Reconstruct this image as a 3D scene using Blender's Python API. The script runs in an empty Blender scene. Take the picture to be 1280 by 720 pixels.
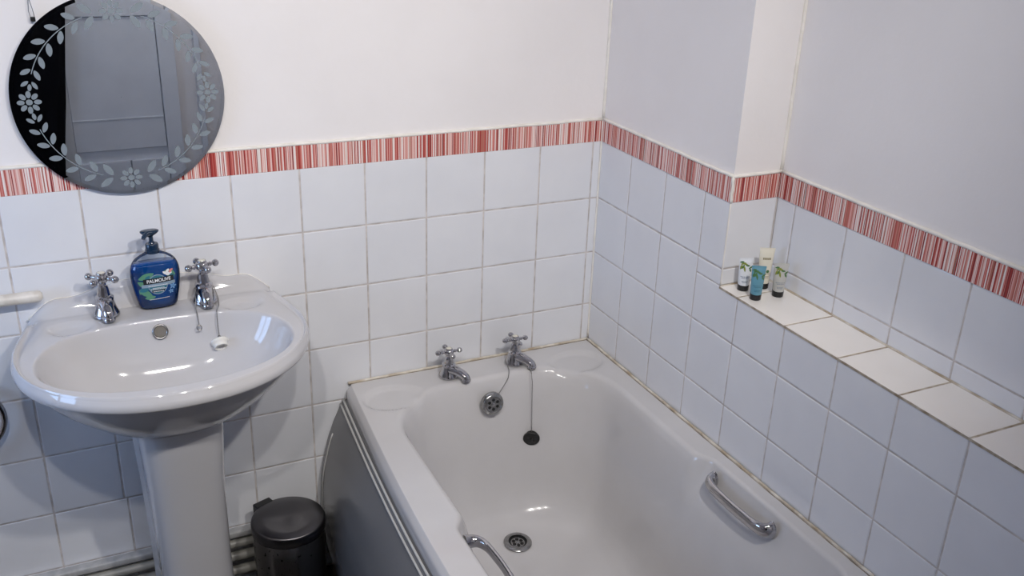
import bpy, bmesh, math, random
from mathutils import Vector, Matrix
random.seed(7)
C = bpy.context.scene.collection
PI = math.pi
H = 1.13            # height of the underside of the striped border above the floor
P = 0.155           # tile pitch

# ------------------------------------------------------------------ materials
def mat(name, col, rough=.5, metal=0., trans=0., ior=1.45, coat=0., emit=None, estr=0., spec=.5):
    m = bpy.data.materials.new(name); m.use_nodes = True
    b = m.node_tree.nodes['Principled BSDF']
    b.inputs['Base Color'].default_value = (*col, 1)
    b.inputs['Roughness'].default_value = rough
    b.inputs['Metallic'].default_value = metal
    b.inputs['Transmission Weight'].default_value = trans
    b.inputs['IOR'].default_value = ior
    b.inputs['Coat Weight'].default_value = coat
    b.inputs['Coat Roughness'].default_value = .03
    b.inputs['Specular IOR Level'].default_value = spec
    if emit:
        b.inputs['Emission Color'].default_value = (*emit, 1)
        b.inputs['Emission Strength'].default_value = estr
    return m
def noise_col(m, c1, c2, scale=20, lo=.35, hi=.65, detail=4, bump=0., bscale=60, bdist=.001, rough=None):
    nt = m.node_tree; n = nt.nodes; b = n['Principled BSDF']
    tc = n.new('ShaderNodeTexCoord'); nz = n.new('ShaderNodeTexNoise')
    nz.inputs['Scale'].default_value = scale; nz.inputs['Detail'].default_value = detail
    nt.links.new(tc.outputs['Object'], nz.inputs['Vector'])
    r = n.new('ShaderNodeValToRGB')
    r.color_ramp.elements[0].position = lo; r.color_ramp.elements[1].position = hi
    r.color_ramp.elements[0].color = (*c1, 1); r.color_ramp.elements[1].color = (*c2, 1)
    nt.links.new(nz.outputs['Fac'], r.inputs['Fac']); nt.links.new(r.outputs['Color'], b.inputs['Base Color'])
    if bump:
        nb = n.new('ShaderNodeTexNoise'); nb.inputs['Scale'].default_value = bscale; nb.inputs['Detail'].default_value = 3
        nt.links.new(tc.outputs['Object'], nb.inputs['Vector'])
        bp = n.new('ShaderNodeBump'); bp.inputs['Strength'].default_value = bump; bp.inputs['Distance'].default_value = bdist
        nt.links.new(nb.outputs['Fac'], bp.inputs['Height']); nt.links.new(bp.outputs['Normal'], b.inputs['Normal'])
    return m

M = {}
M['plaster'] = noise_col(mat('plaster', (.8, .76, .74), .55), (.80, .775, .775), (.84, .815, .815), 3, bump=.5, bscale=45, bdist=.0012)
M['tile'] = noise_col(mat('white_tile', (.8, .8, .8), .12, coat=.3), (.74, .75, .785), (.77, .78, .81), 9, bump=.12, bscale=14, bdist=.002)
M['ledge_tile'] = noise_col(mat('cream_tile', (.8, .78, .75), .15, coat=.2), (.87, .84, .80), (.90, .87, .83), 9, bump=.12, bscale=14, bdist=.002)
M['grout'] = noise_col(mat('grout', (.5, .45, .42), .8), (.46, .42, .40), (.66, .62, .60), 35)
M['grout_old'] = noise_col(mat('stained_grout', (.4, .33, .24), .8), (.26, .20, .13), (.55, .49, .40), 45)
M['sealant'] = noise_col(mat('sealant', (.6, .55, .45), .4), (.42, .34, .24), (.72, .68, .60), 28)
M['sealant_dark'] = noise_col(mat('mildewed_sealant', (.2, .16, .12), .6), (.16, .12, .08), (.46, .40, .32), 30)
M['caulk'] = noise_col(mat('cream_caulk', (.8, .77, .7), .5), (.76, .73, .67), (.86, .83, .78), 30)
M['ceramic'] = mat('white_ceramic', (.545, .54, .555), .07, coat=.5)
M['acrylic'] = noise_col(mat('white_acrylic', (.78, .775, .78), .16, coat=.35), (.56, .55, .555), (.60, .59, .595), 5)
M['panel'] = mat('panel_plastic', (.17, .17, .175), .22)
M['panel_trim'] = mat('panel_trim', (.50, .495, .48), .3)
M['chrome'] = mat('chrome', (.50, .495, .51), .06, 1.)
M['chrome_dull'] = noise_col(mat('dull_chrome', (.5, .5, .5), .22, 1.), (.30, .30, .29), (.42, .42, .42), 80)
M['hole'] = mat('dark_hole', (.012, .012, .012), .6)
M['cap'] = mat('ivory_cap', (.72, .69, .60), .3)
M['rubber'] = mat('black_rubber', (.012, .012, .012), .45)
M['white_plug'] = mat('white_plug', (.75, .74, .70), .4)
M['chain'] = mat('dull_chain', (.30, .29, .28), .35, 1.)
M['cream_rail'] = noise_col(mat('cream_plastic', (.7, .66, .6), .35), (.60, .56, .50), (.74, .71, .66), 40)
M['wood_white'] = noise_col(mat('white_gloss_paint', (.6, .62, .66), .3), (.74, .77, .82), (.80, .83, .88), 6)
M['pipe'] = mat('painted_pipe', (.34, .33, .30), .35)
M['trim_paint'] = noise_col(mat('trim_paint', (.45, .45, .45), .4), (.36, .36, .36), (.50, .50, .50), 40)
M['black'] = mat('black_plastic', (.01, .01, .011), .35)
M['robe'] = mat('black_fabric', (.006, .006, .008), .95, spec=.1)
M['floor'] = noise_col(mat('dark_vinyl', (.03, .025, .022), .5), (.018, .016, .015), (.045, .038, .033), 12)
M['mirror'] = mat('mirror_silver', (.92, .95, .98), .0, 1.)
M['etch'] = mat('frosted_etching', (.23, .27, .30), .5, .1)
M['glassedge'] = mat('glass_edge', (.10, .13, .14), .15)
M['bulb'] = mat('lit_lamp', (1, 1, 1), .5, emit=(1., .90, .80), estr=1.)
M['pane'] = mat('frosted_daylight_pane', (.8, .85, .9), .5, emit=(.36, .58, 1.), estr=1.)
M['window_frame'] = mat('white_window_frame', (.7, .7, .7), .35)
reds = [(.36, .045, .04), (.50, .12, .10), (.62, .23, .20), (.72, .40, .36), (.80, .58, .54), (.83, .76, .73), (.24, .04, .04), (.44, .16, .12)]
stripe_m = [mat('stripe_glaze', c, .2) for c in reds]
# brushed steel with a radial sheen
m = M['steel'] = mat('brushed_steel', (.13, .125, .13), .30, 1.)
b = m.node_tree.nodes['Principled BSDF']; b.inputs['Anisotropic'].default_value = .8
tg = m.node_tree.nodes.new('ShaderNodeTangent'); tg.direction_type = 'RADIAL'; tg.axis = 'Z'
m.node_tree.links.new(tg.outputs['Tangent'], b.inputs['Tangent'])
m = M['steel_body'] = mat('spotted_steel', (.30, .29, .29), .22, 1.)
noise_col(m, (.02, .018, .015), (.20, .19, .18), 105, .300, .315, 1)
# soap
M['liquid'] = mat('blue_liquid', (.006, .075, .30), .12, coat=.5)
m = M['clear'] = bpy.data.materials.new('clear_plastic'); m.use_nodes = True; nt = m.node_tree; nt.nodes.clear()
_o = nt.nodes.new('ShaderNodeOutputMaterial'); _m = nt.nodes.new('ShaderNodeMixShader'); _t = nt.nodes.new('ShaderNodeBsdfTransparent'); _g = nt.nodes.new('ShaderNodeBsdfGlossy'); _f = nt.nodes.new('ShaderNodeFresnel')
_t.inputs[0].default_value = (.86, .91, .96, 1); _g.inputs['Roughness'].default_value = .05; _f.inputs[0].default_value = 1.4
nt.links.new(_f.outputs[0], _m.inputs[0]); nt.links.new(_t.outputs[0], _m.inputs[1]); nt.links.new(_g.outputs[0], _m.inputs[2]); nt.links.new(_m.outputs[0], _o.inputs[0])
M['navy'] = mat('navy_plastic', (.004, .022, .055), .22, coat=.3)
def flat(n, c, r=.45): M[n] = mat(n, c, r)
flat('label_black', (.012, .016, .02)); flat('label_white', (.8, .82, .84)); flat('label_grey', (.24, .33, .42))
flat('label_green', (.10, .27, .17)); flat('label_teal', (.03, .16, .22)); flat('label_pink', (.70, .25, .25)); flat('label_lightblue', (.15, .33, .62))
flat('tube_white', (.74, .76, .79), .3); flat('tube_blue', (.13, .31, .40), .25); flat('tube_cream', (.78, .74, .62), .3); flat('tube_grey', (.50, .50, .48), .25)
flat('leaf_olive', (.22, .26, .04)); flat('leaf_green', (.07, .17, .06)); flat('print_grey', (.22, .26, .32)); flat('print_brown', (.28, .23, .13)); flat('print_teal', (.05, .16, .22))

# ------------------------------------------------------------------ mesh helpers
class MB:
    def __init__(s, mats=('plaster',)):
        s.v = []; s.f = []; s.m = []; s.sm = []; s.mats = [M[x] if isinstance(x, str) else x for x in mats]
    def add(s, vs, fs, mi=0, sm=False):
        o = len(s.v); s.v += [tuple(p) for p in vs]
        for f in fs: s.f.append([i + o for i in f]); s.m.append(mi); s.sm.append(sm)
    def quad(s, a, b, c, d, mi=0): s.add([a, b, c, d], [(0, 1, 2, 3)], mi)
    def box(s, x0, x1, y0, y1, z0, z1, mi=0, bev=0., sm=False, seg=2, mtx=None):
        bm = bmesh.new(); bmesh.ops.create_cube(bm, size=1)
        for v in bm.verts: v.co = Vector(((x0 + x1) / 2 + v.co.x * (x1 - x0), (y0 + y1) / 2 + v.co.y * (y1 - y0), (z0 + z1) / 2 + v.co.z * (z1 - z0)))
        if bev: bmesh.ops.bevel(bm, geom=bm.edges[:], offset=bev, segments=seg, profile=.5, affect='EDGES')
        if mtx: bm.transform(mtx)
        s.from_bm(bm, mi, sm)
    def from_bm(s, bm, mi=0, sm=False):
        bm.verts.index_update()
        s.add([v.co.copy() for v in bm.verts], [[v.index for v in f.verts] for f in bm.faces], mi, sm); bm.free()
    def loops(s, L, closed=True, cap0=False, cap1=False, mi=0, sm=True):
        n = len(L[0]); vs = [p for l in L for p in l]; fs = []
        for i in range(len(L) - 1):
            for j in range(n if closed else n - 1):
                k = (j + 1) % n; fs.append((i * n + j, i * n + k, (i + 1) * n + k, (i + 1) * n + j))
        if cap0: fs.append(tuple(reversed(range(n))))
        if cap1: fs.append(tuple((len(L) - 1) * n + j for j in range(n)))
        s.add(vs, fs, mi, sm)
    def lathe(s, prof, n=32, mtx=None, cap0=True, cap1=True, mi=0, sm=True):
        L = []
        for r, z in prof:
            l = [Vector((r * math.cos(2 * PI * j / n), r * math.sin(2 * PI * j / n), z)) for j in range(n)]
            L.append([mtx @ p for p in l] if mtx else l)
        s.loops(L, True, cap0, cap1, mi, sm)
    def tube(s, pts, r, n=12, closed=False, mi=0, sm=True, caps=True, up=None):
        pts = [Vector(p) for p in pts]; R = r if isinstance(r, (list, tuple)) else [r] * len(pts)
        N = len(pts); T = []
        for i in range(N):
            a = pts[(i - 1) % N] if (closed or i > 0) else pts[i]; b = pts[(i + 1) % N] if (closed or i < N - 1) else pts[i]
            T.append((b - a).normalized())
        u = Vector(up) if up else T[0].orthogonal().normalized(); L = []
        for i in range(N):
            u = (u - T[i] * u.dot(T[i])).normalized(); w = T[i].cross(u)
            rr = R[i]; ra, rb = (rr if isinstance(rr, tuple) else (rr, rr))
            L.append([pts[i] + u * (ra * math.cos(2 * PI * j / n)) + w * (rb * math.sin(2 * PI * j / n)) for j in range(n)])
        if closed: L.append(L[0])
        s.loops(L, True, caps and not closed, caps and not closed, mi, sm)
    def ball(s, c, r, n=12, mi=0, sc=(1, 1, 1)):
        bm = bmesh.new(); bmesh.ops.create_uvsphere(bm, u_segments=n, v_segments=max(4, n // 2 + 1), radius=r)
        for v in bm.verts: v.co = Vector((v.co.x * sc[0] + c[0], v.co.y * sc[1] + c[1], v.co.z * sc[2] + c[2]))
        s.from_bm(bm, mi, True)
    def build(s, name, parent=None, recalc=True):
        me = bpy.data.meshes.new(name); me.from_pydata(s.v, [], s.f); 
        for m in s.mats: me.materials.append(m)
        for i, p in enumerate(me.polygons): p.material_index = s.m[i]; p.use_smooth = s.sm[i]
        if recalc:
            bm = bmesh.new(); bm.from_mesh(me); bmesh.ops.remove_doubles(bm, verts=bm.verts, dist=1e-6)
            bmesh.ops.recalc_face_normals(bm, faces=bm.faces); bm.to_mesh(me); bm.free()
        me.update()
        o = bpy.data.objects.new(name, me); C.objects.link(o)
        if parent: o.parent = parent
        return o
def thing(name, label, cat, loc=(0, 0, 0), rz=0., group=None):
    o = bpy.data.objects.new(name, None); C.objects.link(o); o.location = loc; o.rotation_euler = (0, 0, rz)
    o.empty_display_size = .05; o['label'] = label; o['category'] = cat
    if group: o['group'] = group
    return o
def tag(o, label, cat, group=None):
    o['label'] = label; o['category'] = cat
    if group: o['group'] = group
    return o
def struct(o, label=None):
    o['kind'] = 'structure'
    if label: o['label'] = label
    return o
def wsmooth(o, ang=35):
    # keep edges sharper than ang crisp
    me = o.data; bm = bmesh.new(); bm.from_mesh(me)
    for e in bm.edges:
        if len(e.link_faces) == 2 and e.calc_face_angle(0) > math.radians(ang): e.smooth = False
    bm.to_mesh(me); bm.free(); return o
def sstep(a, b, x):
    t = max(0., min(1., (x - a) / (b - a))); return t * t * (3 - 2 * t)
def interp(tab, x):
    if x <= tab[0][0]: return tab[0][1]
    for (a, p), (b, q) in zip(tab, tab[1:]):
        if x <= b: return p + (q - p) * (x - a) / (b - a)
    return tab[-1][1]

# ------------------------------------------------------------------ room shell
ZC = 2.42; XL = -2.15; YF = -2.55; D = .129; YS = -.549; ZL = H - .195
ZBT = H + .057
def tiles(mb, O, U, V, N, us, vs, gap=.0034, depth=.0012, mi=0):
    """pillowed tiles between the grout lines us x vs (O + u*U + v*V), faces at N-depth 0"""
    O, U, V, N = map(Vector, (O, U, V, N))
    for a, b in zip(us, us[1:]):
        for c, d in zip(vs, vs[1:]):
            g = gap / 2; a1, b1, c1, d1 = a + g, b - g, c + g, d - g
            if b1 - a1 < .004 or d1 - c1 < .004: continue
            e = .0016; ring0 = [(a1, c1), (b1, c1), (b1, d1), (a1, d1)]
            ring1 = [(a1 + e * .4, c1 + e * .4), (b1 - e * .4, c1 + e * .4), (b1 - e * .4, d1 - e * .4), (a1 + e * .4, d1 - e * .4)]
            ring2 = [(a1 + e * 1.6, c1 + e * 1.6), (b1 - e * 1.6, c1 + e * 1.6), (b1 - e * 1.6, d1 - e * 1.6), (a1 + e * 1.6, d1 - e * 1.6)]
            t1 = random.uniform(-.0022, .0022); t2 = random.uniform(-.0022, .0022); um, vm = (a1 + b1) / 2, (c1 + d1) / 2
            def pt(u, v, h): return O + U * u + V * v + N * (h + t1 * (u - um) + t2 * (v - vm))
            vv = [pt(u, v, -depth - .0008) for u, v in ring0] + [pt(u, v, -.0005) for u, v in ring1] + [pt(u, v, 0) for u, v in ring2]
            fs = []
            for k in range(2):
                for j in range(4): fs.append((k * 4 + j, k * 4 + (j + 1) % 4, k * 4 + 4 + (j + 1) % 4, k * 4 + 4 + j))
            fs.append((8, 9, 10, 11)); mb.add(vv, fs, mi, False)
rows = [0.004] + [H - r * P for r in range(7, 0, -1)] + [H + .0012]
cols_back = [-2.14] + [-(.0236 + k * P) for k in range(13, -1, -1)] + [-.001]
# back wall
w = MB(('plaster',)); w.box(XL - .1, .3, .004, .12, H + .02, ZC)
w.box(XL - .1, .3, .0025, .12, 0, H + .02); wall_back = struct(w.build('wall_back'))
t = MB(('tile', 'grout'))
t.quad((XL, .0013, 0), (0, .0013, 0), (0, .0013, H), (XL, .0013, H), 1)
lo = [x for x in cols_back]
tiles(t, (0, 0, 0), (1, 0, 0), (0, 0, 1), (0, -1, 0), lo, [v for v in rows if v > .34])
sh = [x + (.007 if -1.32 < x < -1.1 else 0) for x in cols_back]
tiles(t, (0, 0, 0), (1, 0, 0), (0, 0, 1), (0, -1, 0), sh, [v for v in rows if v < .36])
t.build('wall_tiling', wall_back, recalc=False)
# right wall with the recess above a tiled ledge
w = MB(('plaster',))
w.box(.0025, .3, YF, 0.0, 0, ZL - .002)
w.box(.0025, .3, YS + .0025, 0.0, ZL - .002, H + .02); w.box(.004, .3, YS + .004, 0.0, H + .02, ZC)
w.box(D + .0025, .3, YF, YS + .0025, ZL - .002, H + .02); w.box(D + .004, .3, YF, YS + .004, H + .02, ZC)
wall_right = struct(w.build('wall_right', recalc=False))
t = MB(('tile', 'grout', 'grout_old'))
t.quad((.0013, 0, 0), (.0013, YF, 0), (.0013, YF, ZL), (.0013, 0, ZL), 1)
t.quad((.0013, 0, ZL), (.0013, YS, ZL), (.0013, YS, H), (.0013, 0, H), 1)
t.quad((0, YS + .0013, ZL), (D, YS + .0013, ZL), (D, YS + .0013, H), (0, YS + .0013, H), 1)
t.quad((D + .0013, YS, ZL), (D + .0013, YF, ZL), (D + .0013, YF, H), (D + .0013, YS, H), 1)
ys = [.001] + [.1487 + k * P for k in range(0, 16)]
lowrows = [v for v in rows if v < ZL - .02] + [ZL + .001]
tiles(t, (0, 0, 0), (0, -1, 0), (0, 0, 1), (-1, 0, 0), ys[:4], rows, depth=.001)
tiles(t, (0, 0, 0), (0, -1, 0), (0, 0, 1), (-1, 0, 0), [y for y in ys if y > .45], lowrows, depth=.001)
tiles(t, (0, 0, 0), (0, -1, 0), (0, 0, 1), (-1, 0, 0), [ys[3], -YS + .001], [ZL, H - P, H + .0012], depth=.001)
tiles(t, (0, YS, 0), (1, 0, 0), (0, 0, 1), (0, -1, 0), [0, D], [ZL, H - P, H + .0012], depth=.001)
tiles(t, (D, 0, 0), (0, -1, 0), (0, 0, 1), (-1, 0, 0), [-YS] + [.608 + k * P for k in range(0, 13)], [ZL, H - P, H + .0012], depth=.001)
t.build('wall_tiling', wall_right, recalc=False)
t = MB(('ledge_tile', 'grout_old'))
t.box(-.0008, D + .001, YF, YS + .001, ZL - .006, ZL - .0012, 1)
tiles(t, (-.001, 0, ZL), (1, 0, 0), (0, -1, 0), (0, 0, 1), [-.0015, D + .0015], [-YS - .001] + [.614 + k * P for k in range(0, 13)], gap=.0042)
t.build('ledge', wall_right, recalc=False)
sl = MB(('sealant',))
def wav(a, b, n, amp=.0007):
    a, b = Vector(a), Vector(b); return [a.lerp(b, i / n) + Vector([random.uniform(-amp, amp) for _ in range(3)]) for i in range(n + 1)]
sl.tube(wav((D, YS - .002, ZL), (D, YF + .01, ZL), 60), .0028, 8)
sl.tube(wav((.001, YS - .001, ZL), (D, YS - .001, ZL), 8), .0022, 8)
sl.build('sealant', wall_right)
# striped border tiles
def border(mb, O, U, N, L, joints):
    O, U, N = map(Vector, (O, U, N)); u = 0.; Z = Vector((0, 0, 1)); z0, z1 = .0002, .0555
    last = -1
    while u < L - .0004:
        w_ = random.choice((.0011, .0014, .0018, .0018, .0022, .0026, .0030, .0034)); w_ = min(w_, L - u)
        k = random.choices(range(8), (6, 9, 10, 12, 10, 12, 3, 5))[0]
        if k == last: k = (k + 3) % 8
        last = k
        h = 0.
        if any(abs(u - j) < .0012 for j in joints): k = 5; h = -.0008
        a, b_ = O + U * u + N * h, O + U * (u + w_) + N * h
        mb.add([a + Z * z0, b_ + Z * z0, b_ + Z * z1, a + Z * z1], [(0, 1, 2, 3)], k, False)
        u += w_
    a, b_ = O, O + U * L; q = -N * .002
    mb.add([a + Z * z1, b_ + Z * z1, b_ + Z * (z1 + .0012) + q, a + Z * (z1 + .0012) + q, a + Z * (z0 - .0012) + q, b_ + Z * (z0 - .0012) + q, b_ + Z * z0, a + Z * z0], [(0, 1, 2, 3), (4, 5, 6, 7)], 5, False)
bm_ = MB(stripe_m); border(bm_, (XL, -.0015, H), (1, 0, 0), (0, -1, 0), -XL - .003, [(.2 * k + .06) for k in range(12)]); bm_.build('border_tiles', wall_back, recalc=False)
bm_ = MB(stripe_m)
border(bm_, (-.0015, -.003, H), (0, -1, 0), (-1, 0, 0), -YS - .004, [.2, .4])
border(bm_, (.004, YS - .0015, H), (1, 0, 0), (0, -1, 0), D - .005, [])
border(bm_, (D - .0015, YS - .003, H), (0, -1, 0), (-1, 0, 0), -YF + YS - .003, [.2 * k + .08 for k in range(10)])
bm_.build('border_tiles', wall_right, recalc=False)
ck = MB(('caulk',))
ck.tube(wav((XL, .0005, ZBT + .001), (-.002, .0005, ZBT + .001), 70, .0006), .0042, 8)
ck.tube(wav((-.0005, -.0005, .56), (-.0005, -.0005, ZBT), 30, .0005), .0030, 8); ck.tube(wav((.0025, .0025, ZBT), (.0025, .0025, ZC), 30, .0005), .0042, 8)
ck.build('caulk_line', wall_back)
ck = MB(('caulk',))
ck.tube(wav((.0005, -.002, ZBT + .001), (.0005, YS, ZBT + .001), 24, .0006), .0042, 8)
ck.tube(wav((.0, YS + .0005, ZBT + .001), (D, YS + .0005, ZBT + .001), 8, .0006), .0042, 8)
ck.tube(wav((D + .0005, YS, ZBT + .001), (D + .0005, YF, ZBT + .001), 60, .0006), .0042, 8)
ck.tube(wav((.001, YS - .0005, H), (.001, YS - .0005, ZBT), 6, .0008), .0036, 8)
ck.tube(wav((.0012, YS - .0002, ZL), (.0012, YS - .0002, H), 12, .0003), .0016, 8)
ck.tube(wav((D + .0025, YS + .0025, ZBT), (D + .0025, YS + .0025, ZC), 30, .0005), .0042, 8)
ck.build('caulk_line', wall_right)
w = MB(('plaster',)); w.box(XL - .12, XL, YF, 0.0, 0, .90); w.box(XL - .12, XL, YF, 0.0, 1.45, ZC); w.box(XL - .12, XL, -.18, 0.0, .90, 1.45); w.box(XL - .12, XL, YF, -.78, .90, 1.45)
struct(w.build('wall_left'))
w = MB(('plaster',)); w.box(XL - .12, .3, YF - .12, YF, 0, ZC); struct(w.build('wall_front'))
w = MB(('floor',)); w.box(XL - .12, .3, YF - .12, .12, -.08, 0); struct(w.build('floor'))
w = MB(('plaster',)); w.box(XL - .12, .3, YF - .12, .12, ZC, ZC + .08); struct(w.build('ceiling'))
# window in the left wall: frosted daylight
w = MB(('window_frame',))
for a, b_, c, d in ((-.78, -.18, .90, .95), (-.78, -.18, 1.40, 1.45), (-.78, -.73, .95, 1.40), (-.23, -.18, .95, 1.40), (-.50, -.465, .95, 1.40)):
    w.box(XL - .09, XL - .03, a, b_, c, d, 0, .004)
win = struct(w.build('window_1')); g = MB(('pane',))
g.box(XL - .065, XL - .06, -.73, -.50, .95, 1.40); g.build('pane', win)
g = MB(('pane',)); g.box(XL - .065, XL - .06, -.465, -.23, .95, 1.40); g.build('pane', win)

# ------------------------------------------------------------------ trim shelf over pipes, pipes
tr = MB(('trim_paint',)); tr.box(XL + .002, -.80, -.026, -.0005, H - .948, H - .930, 0, .004, True, 3); struct(wsmooth(tr.build('trim_1')), 'painted pipe ledge low on the tiled wall')
for i, z in enumerate((H - .967, H - 1.003, H - 1.045)):
    pb = MB(('pipe',)); pb.tube([(XL + .003, -.021 - .003 * i, z), (-.82, -.021 - .003 * i, z)], .011 + .0015 * (i > 0), 16)
    for x in (-1.9, -1.45, -.93): pb.box(x - .008, x + .008, -.021 - .003 * i, -.001, z - .013, z + .013, 0, .002)
    tag(wsmooth(pb.build('water_pipe')), ['topmost of the three painted pipes beside the pedestal, under the ledge', 'middle of the three painted pipes between pedestal and bin', 'lowest of the three painted pipes between pedestal and bin'][i], 'pipe', 'painted pipes along the wall')

# ------------------------------------------------------------------ bath
RZ = H - .575
bath = thing('bathtub', 'white acrylic bath with curved panel and chrome grips in the tiled corner', 'bathtub', (-.36, -.85, 0))
def B_(o): o.parent = bath; o.matrix_parent_inverse = Matrix.Translation((.36, .85, 0)); return o
NS, NL, NCR = 26, 90, 26     # points on a short side, on a long side, per corner
def rrect(x0, x1, y0, y1, r, jogf=None, bow=0., rc=None):
    """closed contour, y0 the tap end (near 0), y1 far end; counter-clockwise starting at tap end left"""
    pts = []
    def arc(cx, cy, a0, a1):
        for i in range(NCR): a = a0 + (a1 - a0) * i / NCR; pts.append((cx + r * math.cos(a), cy + r * math.sin(a)))
    def line(ax, ay, bx, by, n):
        for i in range(n): t = i / n; pts.append((ax + (bx - ax) * t, ay + (by - ay) * t))
    line(x1 - r, y0, x0 + r, y0, NS); arc(x0 + r, y0 - r, PI / 2, PI)
    line(x0, y0 - r, x0, y1 + r, NL); arc(x0 + r, y1 + r, PI, 1.5 * PI)
    line(x0 + r, y1, x1 - r, y1, NS); arc(x1 - r, y1 + r, 1.5 * PI, 2 * PI)
    line(x1, y1 + r, x1, y0 - r, NL); arc(x1 - r, y0 - r, 0, PI / 2)
    out = []
    for x, y in pts:
        if bow and x < -.5: x -= bow * math.sin(PI * min(1, max(0, -y / 1.70))) * sstep(-.5, -.68, x)
        if jogf:
            d = jogf * sstep(-.615, -.665, y) * sstep(-1.12, -1.06, y)
            if x < -.5: x -= d
            elif x > -.22: x += d
        out.append((x, y))
    return out
tab = [  # z below rim, x0, x1, y0, y1, r, jog
 (0.000, -.660, -.058, -.096, -1.622, .190, .022),
 (.0010, -.656, -.062, -.100, -1.618, .188, .023),
 (.0040, -.6505, -.0675, -.1055, -1.612, .185, .024),
 (.0100, -.6465, -.0715, -.1100, -1.607, .183, .026),
 (.0250, -.641, -.078, -.1160, -1.598, .181, .026),
 (.0500, -.634, -.085, -.1230, -1.585, .180, .022),
 (.0850, -.627, -.093, -.1310, -1.565, .178, .010),
 (.1200, -.621, -.099, -.1380, -1.545, .177, .002),
 (.2000, -.607, -.113, -.1530, -1.500, .176, 0),
 (.2800, -.594, -.126, -.1680, -1.455, .176, 0),
 (.3300, -.583, -.137, -.1800, -1.425, .176, 0),
 (.3600, -.571, -.149, -.1930, -1.405, .176, 0),
 (.3800, -.556, -.164, -.2100, -1.385, .170, 0),
 (.3930, -.535, -.185, -.2320, -1.360, .160, 0),
 (.4000, -.505, -.215, -.2650, -1.325, .140, 0),
 (.4030, -.465, -.255, -.3050, -1.280, .100, 0),
 (.4040, -.410, -.310, -.3600, -1.220, .045, 0)]
dish = [(-.622, -.112, .070), (-.098, -.112, .070)]
def deckz(x, y):
    z = 0.
    for cx, cy, r in dish:
        d = math.hypot((x - cx) * .85, (y - cy) * 1.15); z -= .0085 * (1 - sstep(r - .014, r, d))
        ux, uy = (-.36 - cx), (-.30 - cy); l = math.hypot(ux, uy); al = ((x - cx) * ux + (y - cy) * uy) / l / max(1e-6, math.hypot(x - cx, y - cy))
        z += .0060 * math.exp(-((d - r + .002) / .006) ** 2) * sstep(.75, .97, al)
    return z
inner = [rrect(*r[1:6], r[6]) for r in tab]
out1 = rrect(-.699, -.002, -.002, -1.699, .016, bow=.045)
out2 = rrect(-.707, -.001, -.001, -1.70, .018, bow=.045); out3 = rrect(-.711, -.001, -.001, -1.70, .018, bow=.045)
b = MB(('acrylic',)); L = []
L.append([(x, y, RZ - .044) for x, y in rrect(-.706, -.001, -.001, -1.70, .018, bow=.045)])
L.append([(x, y, RZ - .042) for x, y in out3]); L.append([(x, y, RZ - .016) for x, y in out3])
for k in range(1, 6):
    a = PI / 2 * k / 6; L.append([((x1 * (1 - math.sin(a)) + x2 * math.sin(a)) , (y1 * (1 - math.sin(a)) + y2 * math.sin(a)), RZ - .016 + .016 * (math.sin(a)) ** .8) for (x2, y2), (x1, y1) in zip(out1, out3)])
ND = 24
for k in range(ND + 1):
    t_ = k / ND
    L.append([(ax + (bx - ax) * t_, ay + (by - ay) * t_, RZ + deckz(ax + (bx - ax) * t_, ay + (by - ay) * t_)) for (ax, ay), (bx, by) in zip(out1, inner[0])])
for r, c in list(zip(tab, inner))[1:]:
    fade = max(0, 1 - r[0] / .03)
    L.append([(x, y, RZ - r[0] + deckz(x, y) * fade) for x, y in c])
b.loops(L, True, False, True); tub = B_(wsmooth(b.build('tub'), 60))
# panel
def pprof(z):  # z relative to H
    return interp([(-1.128, -.752), (-1.069, -.777), (-1.03, -.785), (-.987, -.790), (-.935, -.7925), (-.885, -.790), (-.835, -.7865), (-.788, -.780), (-.719, -.763), (-.67, -.745), (-.622, -.722)], z)
zs = [-1.128 + (1.128 - .622) * i / 28 for i in range(29)]
yy = [-.004 - 1.69 * i / 60 for i in range(61)]
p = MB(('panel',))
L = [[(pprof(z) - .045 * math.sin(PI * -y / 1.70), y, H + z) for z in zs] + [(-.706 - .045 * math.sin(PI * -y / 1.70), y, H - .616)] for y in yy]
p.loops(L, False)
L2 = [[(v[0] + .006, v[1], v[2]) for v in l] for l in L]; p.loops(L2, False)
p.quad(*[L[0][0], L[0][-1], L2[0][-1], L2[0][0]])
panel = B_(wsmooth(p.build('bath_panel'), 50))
pt_ = MB(('panel_trim',))
for dx, rr, z0 in ((.000, .0030, -.618), (.011, .0026, -.629)):
    pt_.tube([(pprof(z0) - .001 + (.004 if z0 > -.62 else 0) - .045 * math.sin(PI * -y / 1.70), y, H + z0) for y in yy], rr, 8)
pt_.tube([(pprof(z) - .001 - .045 * math.sin(PI * .032 / 1.7), -.032, H + z) for z in zs if z < -.68], .0020, 8)
pt_.build('trim_strip', panel).matrix_parent_inverse = Matrix.Identity(4)
ep = MB(('panel',)); ep.box(-.70, -.006, -1.698, -1.692, .002, RZ - .05, 0, .001); B_(ep.build('end_panel'))
# sealant round the bath
s_ = MB(('sealant', 'sealant_dark'))
s_.tube(wav((-.705, -.0046, RZ + .002), (-.004, -.0046, RZ + .002), 50, .0005), .0034, 8)
s_.tube(wav((-.0046, -.005, RZ + .002), (-.0046, -1.69, RZ + .002), 90, .0005), .0034, 8)
s_.tube(wav((-.704, -.0084, RZ + .0003), (-.008, -.0084, RZ + .0003), 50, .0004), .0009, 6, mi=1)
s_.tube(wav((-.0084, -.008, RZ + .0003), (-.0084, -1.69, RZ + .0003), 90, .0004), .0009, 6, mi=1)
B_(s_.build('sealant'))
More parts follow.
